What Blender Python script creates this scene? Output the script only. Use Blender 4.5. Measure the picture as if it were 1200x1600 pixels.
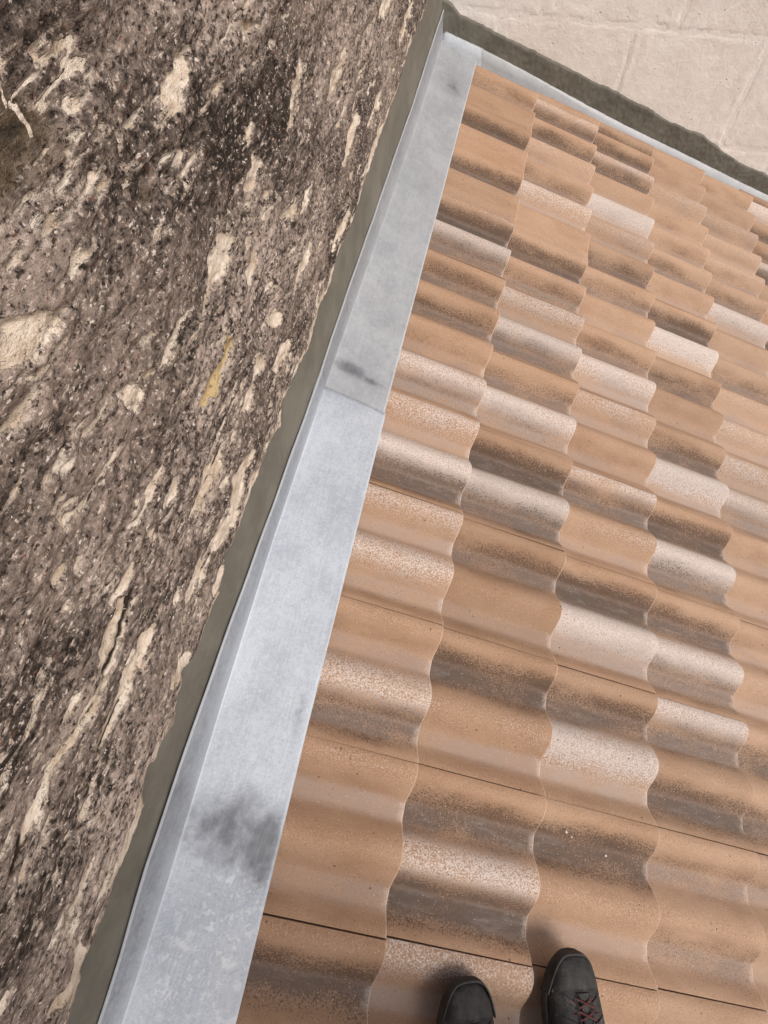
import bpy, bmesh, math, random
import numpy as np
from mathutils import Matrix, Vector

# ---------------------------------------------------------------- camera, sky, sun, exposure
scene = bpy.context.scene
for o in list(bpy.data.objects):
    bpy.data.objects.remove(o)
PITCH = 0.32808                      # roof pitch, 18.8 degrees
CP, SP = math.cos(PITCH), math.sin(PITCH)

def rw(v, u, n):
    """roof coordinates (down slope, along wall, normal) to world"""
    return Vector((v * CP + n * SP, u, -v * SP + n * CP))

cam_d = bpy.data.cameras.new('camera')
cam = bpy.data.objects.new('camera', cam_d)
scene.collection.objects.link(cam)
scene.camera = cam
cam_d.sensor_fit = 'VERTICAL'
cam_d.sensor_height = 36.0
cam_d.lens = 813.67 / 1600 * 36.0
cam_d.clip_start = 0.02
cam_d.clip_end = 2000
_r = rw(0.9229476, 0.22242738, 0.31415569)
_u = -rw(0.33262318, -0.87160524, -0.36009183)
_b = -rw(0.19372547, 0.43684135, -0.87843046)
_l = rw(-0.16137, 0.26706, 1.11901)
cam.matrix_world = Matrix(((_r.x, _u.x, _b.x, _l.x), (_r.y, _u.y, _b.y, _l.y), (_r.z, _u.z, _b.z, _l.z), (0, 0, 0, 1)))

SUN_EL, SUN_AZ = math.radians(54), math.radians(115)      # azimuth clockwise from +Y
world = bpy.data.worlds.new('World')
scene.world = world
world.use_nodes = True
wn = world.node_tree.nodes
wl = world.node_tree.links
wn.clear()
sky = wn.new('ShaderNodeTexSky')
sky.sky_type = 'NISHITA'
sky.sun_disc = False
sky.sun_elevation = SUN_EL
sky.sun_rotation = SUN_AZ
sky.air_density = 1.0
sky.dust_density = 6.0
sky.ozone_density = 0.6
bg = wn.new('ShaderNodeBackground')
bg.inputs['Strength'].default_value = 0.105
wo = wn.new('ShaderNodeOutputWorld')
wl.new(sky.outputs[0], bg.inputs[0])
wl.new(bg.outputs[0], wo.inputs[0])

sun_d = bpy.data.lights.new('sun', 'SUN')
sun_d.energy = 1.5
sun_d.angle = math.radians(25)
sun_d.color = (1.0, 0.965, 0.92)
sun = bpy.data.objects.new('sun', sun_d)
scene.collection.objects.link(sun)
_sd = Vector((math.sin(SUN_AZ) * math.cos(SUN_EL), math.cos(SUN_AZ) * math.cos(SUN_EL), math.sin(SUN_EL)))
sun.rotation_euler = _sd.to_track_quat('Z', 'Y').to_euler()
sun.location = (3, 1, 6)

scene.view_settings.view_transform = 'Standard'
scene.view_settings.look = 'None'
scene.view_settings.gamma = 1.0
scene.view_settings.use_curve_mapping = False
scene.view_settings.exposure = 0.45

# ---------------------------------------------------------------- helpers
COL = scene.collection
rng = np.random.default_rng(7)
random.seed(11)


def tag(o, label=None, cat=None, group=None, kind=None):
    if label: o['label'] = label
    if cat: o['category'] = cat
    if group: o['group'] = group
    if kind: o['kind'] = kind
    return o


def empty(name, loc=(0, 0, 0), rot=(0, 0, 0)):
    o = bpy.data.objects.new(name, None)
    COL.objects.link(o)
    o.location = loc
    o.rotation_euler = rot
    o.empty_display_size = 0.1
    return o


def link(name, me, mat=None, parent=None, smooth=True):
    o = bpy.data.objects.new(name, me)
    COL.objects.link(o)
    if mat is not None and not me.materials:
        me.materials.append(mat)
    if parent is not None:
        o.parent = parent
    if smooth:
        me.shade_smooth()
    return o


def mesh_of(name, verts, faces):
    me = bpy.data.meshes.new(name)
    me.from_pydata([tuple(map(float, v)) for v in verts], [], faces)
    me.update()
    return me


def grid_mesh(name, P, attrs=None, flip=False):
    """P: (rows, cols, 3) array; fast quad sheet"""
    nr, nc = P.shape[:2]
    me = bpy.data.meshes.new(name)
    me.vertices.add(nr * nc)
    me.vertices.foreach_set('co', P.reshape(-1).astype(np.float32))
    idx = np.arange(nr * nc).reshape(nr, nc)
    a, b, c, d = idx[:-1, :-1], idx[:-1, 1:], idx[1:, 1:], idx[1:, :-1]
    q = np.stack((a, b, c, d) if not flip else (a, d, c, b), -1).reshape(-1, 4)
    nf = len(q)
    me.loops.add(nf * 4)
    me.polygons.add(nf)
    me.loops.foreach_set('vertex_index', q.reshape(-1).astype(np.int32))
    me.polygons.foreach_set('loop_start', (np.arange(nf) * 4).astype(np.int32))
    me.update(calc_edges=True)
    for k, v in (attrs or {}).items():
        at = me.attributes.new(k, 'FLOAT', 'POINT')
        at.data.foreach_set('value', v.reshape(-1).astype(np.float32))
    me.validate()
    return me


def perlin(x, y, seed=0):
    xi, yi = np.floor(x).astype(np.int64), np.floor(y).astype(np.int64)
    xf, yf = x - xi, y - yi

    def g(ix, iy):
        h = (ix * 374761393 + iy * 668265263 + seed * 974634777) & 0xffffffff
        h = ((h ^ (h >> 13)) * 1274126177) & 0xffffffff
        h = (h ^ (h >> 16)) & 0xffff
        a = h * (2 * np.pi / 65536.0)
        return np.cos(a), np.sin(a)
    u = xf * xf * xf * (xf * (xf * 6 - 15) + 10)
    v = yf * yf * yf * (yf * (yf * 6 - 15) + 10)

    def dot(ix, iy, dx, dy):
        gx, gy = g(ix, iy)
        return gx * dx + gy * dy
    n00 = dot(xi, yi, xf, yf)
    n10 = dot(xi + 1, yi, xf - 1, yf)
    n01 = dot(xi, yi + 1, xf, yf - 1)
    n11 = dot(xi + 1, yi + 1, xf - 1, yf - 1)
    return ((n00 * (1 - u) + n10 * u) * (1 - v) + (n01 * (1 - u) + n11 * u) * v) * 1.5


def fbm(x, y, seed=0, oct=4, gain=0.5):
    s, a = 0, 1.0
    for i in range(oct):
        s = s + a * perlin(x, y, seed + i * 17)
        x, y, a = x * 2.03 + 5.1, y * 2.03 + 1.7, a * gain
    return s


def sstep(a, b, x):
    t = np.clip((x - a) / (b - a), 0, 1)
    return t * t * (3 - 2 * t)


class NT:
    """small node builder"""
    def __init__(self, name):
        self.m = bpy.data.materials.new(name)
        self.m.use_nodes = True
        self.t = self.m.node_tree
        self.t.nodes.clear()
        self.out = self.t.nodes.new('ShaderNodeOutputMaterial')
        self.bsdf = self.t.nodes.new('ShaderNodeBsdfPrincipled')
        self.t.links.new(self.bsdf.outputs[0], self.out.inputs[0])

    def set(self, sock, v):
        if isinstance(v, bpy.types.NodeSocket):
            self.t.links.new(v, sock)
        elif isinstance(v, (tuple, list)) and len(v) == 3 and sock.type == 'RGBA':
            sock.default_value = (*v, 1)
        else:
            sock.default_value = v

    def bs(self, **kw):
        for k, v in kw.items():
            self.set(self.bsdf.inputs[k.replace('_', ' ')], v)

    def m_(self, op, a, b=0.0, c=None, clamp=False):
        n = self.t.nodes.new('ShaderNodeMath')
        n.operation = op
        n.use_clamp = clamp
        self.set(n.inputs[0], a)
        self.set(n.inputs[1], b)
        if c is not None: self.set(n.inputs[2], c)
        return n.outputs[0]

    def obj(self):
        return self.t.nodes.new('ShaderNodeTexCoord').outputs['Object']

    def sep(self, v):
        n = self.t.nodes.new('ShaderNodeSeparateXYZ')
        self.set(n.inputs[0], v)
        return n.outputs

    def mapping(self, v, loc=(0, 0, 0), scale=(1, 1, 1), rot=(0, 0, 0)):
        n = self.t.nodes.new('ShaderNodeMapping')
        self.set(n.inputs['Vector'], v)
        self.set(n.inputs['Location'], loc)
        self.set(n.inputs['Scale'], scale)
        self.set(n.inputs['Rotation'], rot)
        return n.outputs[0]

    def noise(self, v, scale, detail=4, rough=0.55, dist=0.0, color=False):
        n = self.t.nodes.new('ShaderNodeTexNoise')
        self.set(n.inputs['Vector'], v)
        n.inputs['Scale'].default_value = scale
        n.inputs['Detail'].default_value = detail
        n.inputs['Roughness'].default_value = rough
        n.inputs['Distortion'].default_value = dist
        return n.outputs['Color' if color else 'Fac']

    def voro(self, v, scale, feature='F1', rnd=1.0, out='Distance'):
        key = (id(v) if not isinstance(v, bpy.types.NodeSocket) else v.as_pointer(), scale, feature, rnd)
        self.vc = getattr(self, 'vc', {})
        if key in self.vc:
            return self.vc[key].outputs[out]
        n = self.vc[key] = self.t.nodes.new('ShaderNodeTexVoronoi')
        n.feature = feature
        self.set(n.inputs['Vector'], v)
        n.inputs['Scale'].default_value = scale
        n.inputs['Randomness'].default_value = rnd
        return n.outputs[out]

    def ramp(self, f, a, b, lo=0.0, hi=1.0):
        n = self.t.nodes.new('ShaderNodeMapRange')
        n.interpolation_type = 'SMOOTHSTEP'
        self.set(n.inputs['Value'], f)
        n.inputs['From Min'].default_value = a
        n.inputs['From Max'].default_value = b
        n.inputs['To Min'].default_value = lo
        n.inputs['To Max'].default_value = hi
        return n.outputs[0]

    def mix(self, f, a, b, mode='MIX'):
        n = self.t.nodes.new('ShaderNodeMix')
        n.data_type = 'RGBA'
        n.blend_type = mode
        self.set(n.inputs[0], f)
        self.set(n.inputs[6], a)
        self.set(n.inputs[7], b)
        return n.outputs[2]

    def attr(self, name, typ='GEOMETRY'):
        n = self.t.nodes.new('ShaderNodeAttribute')
        n.attribute_type = typ
        n.attribute_name = name
        return n.outputs['Fac']

    def bump(self, h, dist, strength=1.0, normal=None):
        n = self.t.nodes.new('ShaderNodeBump')
        n.inputs['Strength'].default_value = strength
        n.inputs['Distance'].default_value = dist
        self.set(n.inputs['Height'], h)
        if normal is not None: self.set(n.inputs['Normal'], normal)
        return n.outputs[0]


# ---------------------------------------------------------------- materials
def mat_wall():
    t = NT('weathered_stone')
    co = t.obj()
    st = t.mapping(co, scale=(1, 0.5, 1))
    big = t.noise(st, 6, 5, 0.62, 0.3)
    mid = t.noise(st, 34, 5, 0.7, 0.6)
    fine = t.noise(st, 95, 5, 0.78)
    grain = t.noise(t.mapping(co, scale=(1, 0.7, 1)), 175, 4, 0.8)
    # crust colour: dark brown-grey to pinkish grey
    v = t.m_('ADD', t.m_('MULTIPLY', big, 1.05), t.m_('MULTIPLY', mid, 0.6))
    v = t.m_('ADD', v, t.m_('MULTIPLY', fine, 0.8))
    v = t.m_('ADD', v, t.m_('MULTIPLY', grain, 0.8))
    f = t.ramp(v, 1.38, 2.02)
    col = t.mix(f, (0.022, 0.0155, 0.012), (0.33, 0.262, 0.222))
    # lighter, sandier zones
    z = t.ramp(t.noise(t.mapping(st, loc=(3, 7, 1)), 4.2, 5, 0.6), 0.48, 0.66)
    col = t.mix(t.m_('MULTIPLY', z, t.ramp(t.m_('ADD', fine, t.m_('MULTIPLY', grain, 0.6)), 0.66, 0.92)), col, (0.44, 0.36, 0.31))
    # embedded light grains and dark pores
    lightg = t.m_('MULTIPLY', t.ramp(grain, 0.58, 0.64), t.ramp(mid, 0.35, 0.6, 0.5, 1.0))
    col = t.mix(t.m_('MULTIPLY', lightg, 0.8), col, (0.55, 0.47, 0.41))
    porem = t.ramp(t.m_('ADD', t.m_('MULTIPLY', grain, 0.75), t.m_('MULTIPLY', fine, 0.25)), 0.42, 0.36)
    pst = t.mapping(st, loc=(0.3, 0.1, 0))
    wob = t.t.nodes.new('ShaderNodeVectorMath')
    wob.operation = 'MULTIPLY_ADD'
    t.set(wob.inputs[0], t.noise(co, 260, 2, 0.5, color=True))
    wob.inputs[1].default_value = (0.006, 0.006, 0.006)
    t.set(wob.inputs[2], pst)
    pv = t.voro(wob.outputs[0], 190)
    pc = t.sep(t.voro(wob.outputs[0], 190, out='Color'))
    dens = t.ramp(mid, 0.35, 0.65, 0.85, 0.5)
    pore = t.m_('MULTIPLY', t.ramp(pv, 0.36, 0.22), t.m_('GREATER_THAN', pc[0], dens))
    lv = t.voro(wob.outputs[0], 265)
    lc = t.sep(t.voro(wob.outputs[0], 265, out='Color'))
    ldot = t.m_('MULTIPLY', t.ramp(lv, 0.42, 0.30), t.m_('GREATER_THAN', lc[0], 0.80))
    col = t.mix(t.m_('MULTIPLY', ldot, 0.85), col, t.mix(lc[1], (0.42, 0.33, 0.27), (0.70, 0.63, 0.57)))
    rdot = t.m_('MULTIPLY', t.ramp(lv, 0.45, 0.35), t.m_('LESS_THAN', lc[0], 0.03))
    col = t.mix(t.m_('MULTIPLY', rdot, 0.7), col, (0.13, 0.05, 0.032))
    porem = t.m_('MAXIMUM', pore, porem)
    col = t.mix(t.m_('MULTIPLY', porem, 0.82), col, (0.016, 0.011, 0.008))
    # pale inner stone where the crust flaked away
    fl = t.attr('flake')
    en = t.m_('ADD', t.m_('MULTIPLY', t.m_('SUBTRACT', t.noise(t.mapping(co, scale=(1, 0.28, 1)), 62, 5, 0.72), 0.5), 1.25), t.m_('MULTIPLY', t.m_('SUBTRACT', grain, 0.5), 0.35))
    edge = t.m_('ADD', fl, en)
    fm = t.ramp(edge, 0.44, 0.58)
    halo = t.ramp(edge, 0.15, 0.5)
    col = t.mix(t.m_('MULTIPLY', halo, t.ramp(grain, 0.40, 0.58, 0.0, 0.9)), col, (0.47, 0.39, 0.33))
    pale = t.mix(t.ramp(t.noise(st, 42, 5, 0.65), 0.3, 0.68), (0.43, 0.335, 0.245), (0.70, 0.62, 0.53))
    pale = t.mix(t.m_('MULTIPLY', t.ramp(fine, 0.52, 0.7), 0.5), pale, (0.68, 0.61, 0.52))
    pale = t.mix(t.m_('MULTIPLY', t.ramp(grain, 0.42, 0.34), 0.55), pale, (0.16, 0.11, 0.075))
    pale = t.mix(t.m_('MULTIPLY', t.ramp(t.attr('yellow'), 0.3, 0.8), 0.85), pale, t.mix(mid, (0.36, 0.24, 0.10), (0.55, 0.42, 0.20)))
    hol = t.attr('hollow')
    col = t.mix(t.m_('MULTIPLY', t.ramp(hol, 0.1, 0.9), 0.8), col, t.mix(t.ramp(mid, 0.35, 0.65), (0.012, 0.009, 0.006), (0.095, 0.066, 0.034)))
    col = t.mix(fm, col, pale)
    cr = t.attr('crack')
    col = t.mix(t.ramp(t.m_('ADD', cr, t.m_('MULTIPLY', fine, 0.2)), 0.62, 0.9), col, (0.028, 0.02, 0.014))
    h = t.m_('ADD', t.m_('MULTIPLY', mid, 0.7), t.m_('MULTIPLY', fine, 0.6))
    h = t.m_('ADD', h, t.m_('MULTIPLY', grain, 0.3))
    h = t.m_('SUBTRACT', h, t.m_('MULTIPLY', porem, 0.22))
    h = t.m_('SUBTRACT', h, t.m_('MULTIPLY', fm, 0.25))
    h = t.m_('SUBTRACT', h, t.m_('MULTIPLY', cr, 0.6))
    t.bs(Base_Color=col, Roughness=0.93, Normal=t.bump(h, 0.0075, 1.0))
    t.bsdf.inputs['Specular IOR Level'].default_value = 0.25
    return t.m


def mat_mortar():
    t = NT('cement_mortar')
    co = t.obj()
    a = t.noise(co, 9, 4, 0.6)
    b = t.noise(co, 60, 4, 0.6)
    g = t.noise(co, 700, 3, 0.7)
    col = t.mix(t.ramp(a, 0.35, 0.68), (0.120, 0.113, 0.092), (0.168, 0.160, 0.133))
    col = t.mix(t.m_('MULTIPLY', t.ramp(b, 0.45, 0.75), 0.4), col, (0.172, 0.163, 0.132))
    col = t.mix(t.m_('MULTIPLY', g, 0.35), col, (0.085, 0.075, 0.058))
    h = t.m_('ADD', t.m_('MULTIPLY', b, 0.6), t.m_('MULTIPLY', g, 0.25))
    t.bs(Base_Color=col, Roughness=0.9, Normal=t.bump(h, 0.003, 0.7))
    return t.m


def mat_limestone():
    t = NT('pale_limestone')
    co = t.t.nodes.new('ShaderNodeNewGeometry').outputs['Position']
    a = t.noise(co, 4, 5, 0.6)
    b = t.noise(co, 30, 5, 0.65)
    g = t.noise(co, 240, 4, 0.7)
    rnd = t.t.nodes.new('ShaderNodeObjectInfo').outputs['Random']
    v = t.m_('ADD', t.m_('MULTIPLY', a, 0.9), t.m_('MULTIPLY', b, 0.4))
    v = t.m_('ADD', v, t.m_('MULTIPLY', t.m_('SUBTRACT', rnd, 0.5), 0.12))
    col = t.mix(t.ramp(v, 0.45, 0.85), (0.71, 0.655, 0.605), (0.79, 0.745, 0.705))
    col = t.mix(t.m_('MULTIPLY', t.ramp(g, 0.55, 0.75), 0.35), col, (0.81, 0.77, 0.735))
    pv = t.voro(co, 45)
    pc = t.sep(t.voro(co, 45, out='Color'))
    pore = t.m_('MULTIPLY', t.ramp(pv, 0.16, 0.06), t.m_('GREATER_THAN', pc[0], 0.82))
    col = t.mix(t.m_('MULTIPLY', pore, 0.7), col, (0.20, 0.15, 0.12))
    dirt = t.ramp(t.noise(co, 12, 4, 0.7), 0.62, 0.78)
    col = t.mix(t.m_('MULTIPLY', dirt, 0.25), col, (0.34, 0.28, 0.24))
    h = t.m_('ADD', t.m_('MULTIPLY', b, 0.9), t.m_('MULTIPLY', t.noise(co, 110, 4, 0.75), 0.55))
    h = t.m_('SUBTRACT', h, t.m_('MULTIPLY', pore, 0.5))
    t.bs(Base_Color=col, Roughness=0.92, Normal=t.bump(h, 0.004, 0.7))
    t.bsdf.inputs['Specular IOR Level'].default_value = 0.25
    return t.m


def mat_zinc():
    t = NT('galvanised_sheet')
    co = t.t.nodes.new('ShaderNodeNewGeometry').outputs['Position']
    a = t.noise(co, 7, 5, 0.6, 0.3)
    b = t.noise(co, 38, 5, 0.65)
    br = t.noise(t.mapping(co, scale=(1, 0.06, 1)), 260, 3, 0.6)        # brushed along the length
    g = t.noise(co, 230, 4, 0.75)
    sm = t.attr('smudge_shade')  # dark blotches, plus painted-in shade on the upstand's upper band
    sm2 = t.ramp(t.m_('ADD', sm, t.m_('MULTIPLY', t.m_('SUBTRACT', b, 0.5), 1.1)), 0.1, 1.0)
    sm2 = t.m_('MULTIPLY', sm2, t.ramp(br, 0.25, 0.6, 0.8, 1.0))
    c2 = t.noise(co, 85, 5, 0.75, 0.4)
    v = t.m_('ADD', t.m_('MULTIPLY', a, 0.55), t.m_('MULTIPLY', b, 0.35))
    v = t.m_('ADD', v, t.m_('MULTIPLY', c2, 0.35))
    v = t.m_('ADD', v, t.m_('MULTIPLY', t.m_('SUBTRACT', br, 0.5), 0.28))
    col = t.mix(t.ramp(v, 0.44, 0.80), (0.285, 0.318, 0.365), (0.395, 0.432, 0.485))
    col = t.mix(t.m_('MULTIPLY', t.ramp(g, 0.52, 0.66), 0.4), col, (0.47, 0.505, 0.55))
    col = t.mix(t.m_('MULTIPLY', t.ramp(g, 0.45, 0.34), 0.5), col, (0.23, 0.255, 0.29))
    warm = t.ramp(t.noise(co, 4.5, 3, 0.5), 0.55, 0.75)
    col = t.mix(t.m_('MULTIPLY', warm, 0.22), col, (0.45, 0.44, 0.41))
    ox = t.ramp(t.noise(co, 60, 5, 0.7), 0.54, 0.60)
    ox = t.m_('MULTIPLY', ox, t.attr('oxide'))
    col = t.mix(t.m_('MULTIPLY', ox, 0.55), col, (0.53, 0.56, 0.59))
    sp = t.m_('MULTIPLY', t.ramp(t.noise(co, 105, 4, 0.7), 0.60, 0.64), t.ramp(t.attr('oxide'), 0.45, 0.9))
    col = t.mix(t.m_('MULTIPLY', sp, 0.6), col, (0.30, 0.32, 0.34))
    dl = t.attr('dull', 'OBJECT')
    col = t.mix(t.m_('MULTIPLY', dl, 0.85), col, t.mix(t.ramp(v, 0.42, 0.8), (0.215, 0.217, 0.22), (0.31, 0.31, 0.31)))
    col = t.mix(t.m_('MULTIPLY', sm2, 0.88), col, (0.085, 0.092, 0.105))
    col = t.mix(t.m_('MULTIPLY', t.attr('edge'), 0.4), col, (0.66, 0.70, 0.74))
    rough = t.m_('ADD', 0.50, t.m_('MULTIPLY', b, 0.28))
    h = t.m_('ADD', t.m_('MULTIPLY', a, 1.2), t.m_('MULTIPLY', br, 0.06))
    t.bs(Base_Color=col, Roughness=rough, Metallic=0.3, Normal=t.bump(h, 0.004, 0.35))
    return t.m


def mat_tile():
    t = NT('concrete_roof_tile')
    co = t.obj()
    xyz = t.sep(co)
    s = t.m_('MULTIPLY', xyz[1], -1.0)                 # across the tile
    info = t.t.nodes.new('ShaderNodeObjectInfo')
    rnd = info.outputs['Random']
    cmb = t.t.nodes.new('ShaderNodeCombineXYZ')
    t.set(cmb.inputs[0], t.m_('MULTIPLY', rnd, 37.0))
    t.set(cmb.inputs[1], t.m_('MULTIPLY', rnd, 91.0))
    t.set(cmb.inputs[2], t.m_('MULTIPLY', rnd, 53.0))
    add = t.t.nodes.new('ShaderNodeVectorMath')
    t.set(add.inputs[0], co)
    t.set(add.inputs[1], cmb.outputs[0])
    p = add.outputs[0]
    ps = t.mapping(p, scale=(0.45, 1, 1))
    soft = t.noise(ps, 14, 4, 0.55)
    low = t.noise(p, 5, 3, 0.5)
    med = t.noise(p, 70, 4, 0.65)
    sand = t.ramp(t.noise(p, 285, 4, 0.8), 0.28, 0.72)
    sand2 = t.noise(p, 600, 2, 0.7)

    def bell(c, w):
        q = t.m_('DIVIDE', t.m_('SUBTRACT', s, c), w)
        return t.m_('SUBTRACT', 1.0, t.m_('MULTIPLY', q, q), clamp=True)
    at = lambda n: t.attr(n, 'OBJECT')
    hue = at('hue')
    base = t.mix(hue, (0.330, 0.202, 0.124), (0.415, 0.288, 0.200))
    base = t.mix(t.ramp(soft, 0.38, 0.68), base, t.mix(hue, (0.284, 0.160, 0.091), (0.368, 0.243, 0.161)))
    base = t.mix(t.m_('MULTIPLY', t.ramp(sand, 0.5, 0.95), 0.30), base, (0.46, 0.32, 0.235))
    base = t.mix(t.m_('MULTIPLY', t.ramp(sand, 0.45, 0.08), 0.45), base, (0.17, 0.094, 0.058))
    # white slurry on the rolls, sprayed
    W = t.m_('ADD', t.m_('MULTIPLY', bell(0.022, 0.072), at('white_one')), t.m_('MULTIPLY', bell(0.172, 0.074), at('white_two')))
    nz = t.m_('ADD', t.m_('MULTIPLY', t.m_('SUBTRACT', sand, 0.5), 0.85), t.m_('MULTIPLY', t.m_('SUBTRACT', soft, 0.5), 0.9))
    wm = t.ramp(t.m_('ADD', W, nz), 0.30, 0.80)
    white = t.mix(t.ramp(sand, 0.2, 0.75), (0.40, 0.34, 0.305), (0.60, 0.555, 0.53))
    base = t.mix(t.m_('MULTIPLY', wm, 0.8), base, white)
    # dark oxide spray on both sides of the pans
    D = t.m_('ADD', t.m_('MULTIPLY', bell(0.086, 0.064), at('dark_one')), t.m_('MULTIPLY', bell(0.238, 0.064), at('dark_two')))
    nd = t.m_('ADD', t.m_('MULTIPLY', t.m_('SUBTRACT', sand, 0.5), 0.95), t.m_('MULTIPLY', t.m_('SUBTRACT', soft, 0.5), 0.9))
    dm = t.ramp(t.m_('ADD', D, nd), 0.34, 0.88)
    base = t.mix(t.m_('MULTIPLY', dm, 0.88), base, t.mix(med, (0.042, 0.026, 0.018), (0.085, 0.057, 0.042)))
    # dusty grey pan floor with a crisp edge
    def floor(c):
        return t.ramp(t.m_('ADD', t.m_('ABSOLUTE', t.m_('SUBTRACT', s, c)), t.m_('MULTIPLY', t.m_('SUBTRACT', med, 0.5), 0.020)), 0.0310, 0.0110)
    f1, f2 = t.m_('MULTIPLY', floor(0.095), at('pan_one')), floor(0.246)
    pan = t.m_('ADD', f1, f2, clamp=True)
    pd = t.m_('ADD', t.m_('MULTIPLY', f1, at('dark_one')), t.m_('MULTIPLY', f2, at('dark_two')), clamp=True)
    pw = t.m_('ADD', t.m_('MULTIPLY', f1, at('white_one')), t.m_('MULTIPLY', f2, at('white_two')), clamp=True)
    pcol = t.mix(t.m_('MULTIPLY', pw, 0.6), (0.31, 0.235, 0.195), (0.47, 0.425, 0.40))
    pcol = t.mix(t.ramp(pd, 0.25, 1.0), pcol, (0.100, 0.080, 0.070))
    pcol = t.mix(t.m_('MULTIPLY', t.ramp(t.noise(t.mapping(p, scale=(0.25, 1, 1)), 60, 4, 0.7), 0.45, 0.75), 0.45), pcol, (0.36, 0.32, 0.30))
    base = t.mix(t.m_('MULTIPLY', pan, t.ramp(soft, 0.3, 0.65, 0.15, 0.62)), base, pcol)
    tone = t.m_('MULTIPLY_ADD', t.m_('FRACT', t.m_('MULTIPLY', rnd, 17.3)), 0.26, 0.84)
    base = t.mix(1.0, base, t.mix(tone, (0, 0, 0), (1, 1, 1)), 'MULTIPLY')
    # stray specks
    vs = t.voro(p, 85)
    vc = t.sep(t.voro(p, 85, out='Color'))
    blk = t.m_('MULTIPLY', t.m_('LESS_THAN', vs, t.m_('MULTIPLY', vc[1], 0.2)), t.m_('GREATER_THAN', vc[0], 0.9))
    base = t.mix(t.m_('MULTIPLY', blk, 0.8), base, (0.06, 0.04, 0.03))
    wsp = t.m_('MULTIPLY', t.m_('LESS_THAN', t.voro(p, 190), 0.22), t.m_('GREATER_THAN', t.sep(t.voro(p, 190, out='Color'))[1], 0.86))
    base = t.mix(t.m_('MULTIPLY', wsp, 0.3), base, (0.66, 0.58, 0.50))
    # pale arris at the nose
    nose = t.ramp(t.m_('ADD', xyz[0], t.m_('MULTIPLY', t.m_('SUBTRACT', med, 0.5), 0.006)), -0.005, -0.001)
    base = t.mix(t.m_('MULTIPLY', nose, 0.55), base, (0.60, 0.46, 0.36))
    # lime crumbs at the nose in the pans
    lim = t.m_('MULTIPLY', t.ramp(t.m_('ADD', pan, t.m_('MULTIPLY', t.m_('SUBTRACT', sand, 0.5), 1.2)), 0.6, 1.0), t.ramp(t.m_('ADD', xyz[0], t.m_('MULTIPLY', med, 0.03)), -0.004, 0.012))
    base = t.mix(t.m_('MULTIPLY', lim, 0.35), base, (0.58, 0.50, 0.45))
    h = t.m_('ADD', t.m_('MULTIPLY', sand, 0.3), t.m_('MULTIPLY', sand2, 0.35))
    h = t.m_('ADD', h, t.m_('MULTIPLY', soft, 0.8))
    t.bs(Base_Color=base, Roughness=0.82, Normal=t.bump(h, 0.0026, 0.55))
    t.bsdf.inputs['Specular IOR Level'].default_value = 0.3
    return t.m


def mat_plain(name, a, b, scale=20, rough=0.8, bump=0.002, bscale=None, stretch=(1, 1, 1)):
    t = NT(name)
    co = t.mapping(t.obj(), scale=stretch)
    n = t.noise(co, scale, 5, 0.6)
    n2 = t.noise(co, (bscale or scale * 6), 4, 0.65)
    col = t.mix(t.ramp(n, 0.3, 0.7), a, b)
    t.bs(Base_Color=col, Roughness=rough, Normal=t.bump(n2, bump, 0.8))
    return t.m


M_WALL, M_MORT, M_LIME, M_ZINC, M_TILE = mat_wall(), mat_mortar(), mat_limestone(), mat_zinc(), mat_tile()
M_DECK = mat_plain('bitumen_underlay', (0.030, 0.027, 0.025), (0.055, 0.05, 0.046), 40)
M_GROUND = mat_plain('dry_ground', (0.20, 0.165, 0.125), (0.30, 0.26, 0.20), 1.5, 0.95, 0.02)
M_RENDER = mat_plain('lime_render', (0.50, 0.44, 0.37), (0.60, 0.54, 0.47), 3, 0.9, 0.003)
def mat_shoe(name, a, b, dust):
    t = NT(name)
    co = t.obj()
    n = t.noise(co, 60, 5, 0.65)
    n2 = t.noise(co, 320, 4, 0.7)
    weave = t.noise(t.mapping(co, scale=(1, 0.35, 1)), 700, 2, 0.6)
    col = t.mix(t.ramp(n, 0.3, 0.7), a, b)
    du = t.ramp(t.m_('ADD', t.noise(co, 28, 5, 0.7), t.m_('MULTIPLY', t.m_('SUBTRACT', n2, 0.5), 0.5)), 0.50, 0.72)
    col = t.mix(t.m_('MULTIPLY', du, dust), col, (0.115, 0.095, 0.078))
    h = t.m_('ADD', t.m_('MULTIPLY', n, 0.8), t.m_('MULTIPLY', n2, 0.3))
    h = t.m_('ADD', h, t.m_('MULTIPLY', weave, 0.2))
    t.bs(Base_Color=col, Roughness=0.75, Normal=t.bump(h, 0.0028, 0.9))
    return t.m


M_LEATHER = mat_shoe('black_shoe_upper', (0.005, 0.005, 0.006), (0.018, 0.017, 0.018), 0.35)
M_SUEDE = mat_shoe('grey_shoe_toe', (0.010, 0.0095, 0.010), (0.030, 0.028, 0.028), 0.45)
M_RUBBER = mat_plain('black_rubber', (0.012, 0.012, 0.012), (0.032, 0.030, 0.029), 60, 0.7, 0.001)
M_LACE = mat_plain('red_lace', (0.040, 0.009, 0.009), (0.09, 0.014, 0.014), 90, 0.8, 0.0006, 900)
M_JEAN = mat_plain('dark_trousers', (0.020, 0.022, 0.028), (0.040, 0.042, 0.05), 12, 0.9, 0.001, 600)
M_JACKET = mat_plain('dark_jacket', (0.028, 0.030, 0.032), (0.05, 0.052, 0.055), 10, 0.85, 0.001, 500)
M_SKIN = mat_plain('skin', (0.42, 0.25, 0.18), (0.50, 0.31, 0.23), 30, 0.5, 0.0005)
M_HAIR = mat_plain('dark_hair', (0.018, 0.012, 0.009), (0.04, 0.028, 0.02), 90, 0.6, 0.002, 300, (1, 1, 0.2))

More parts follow.
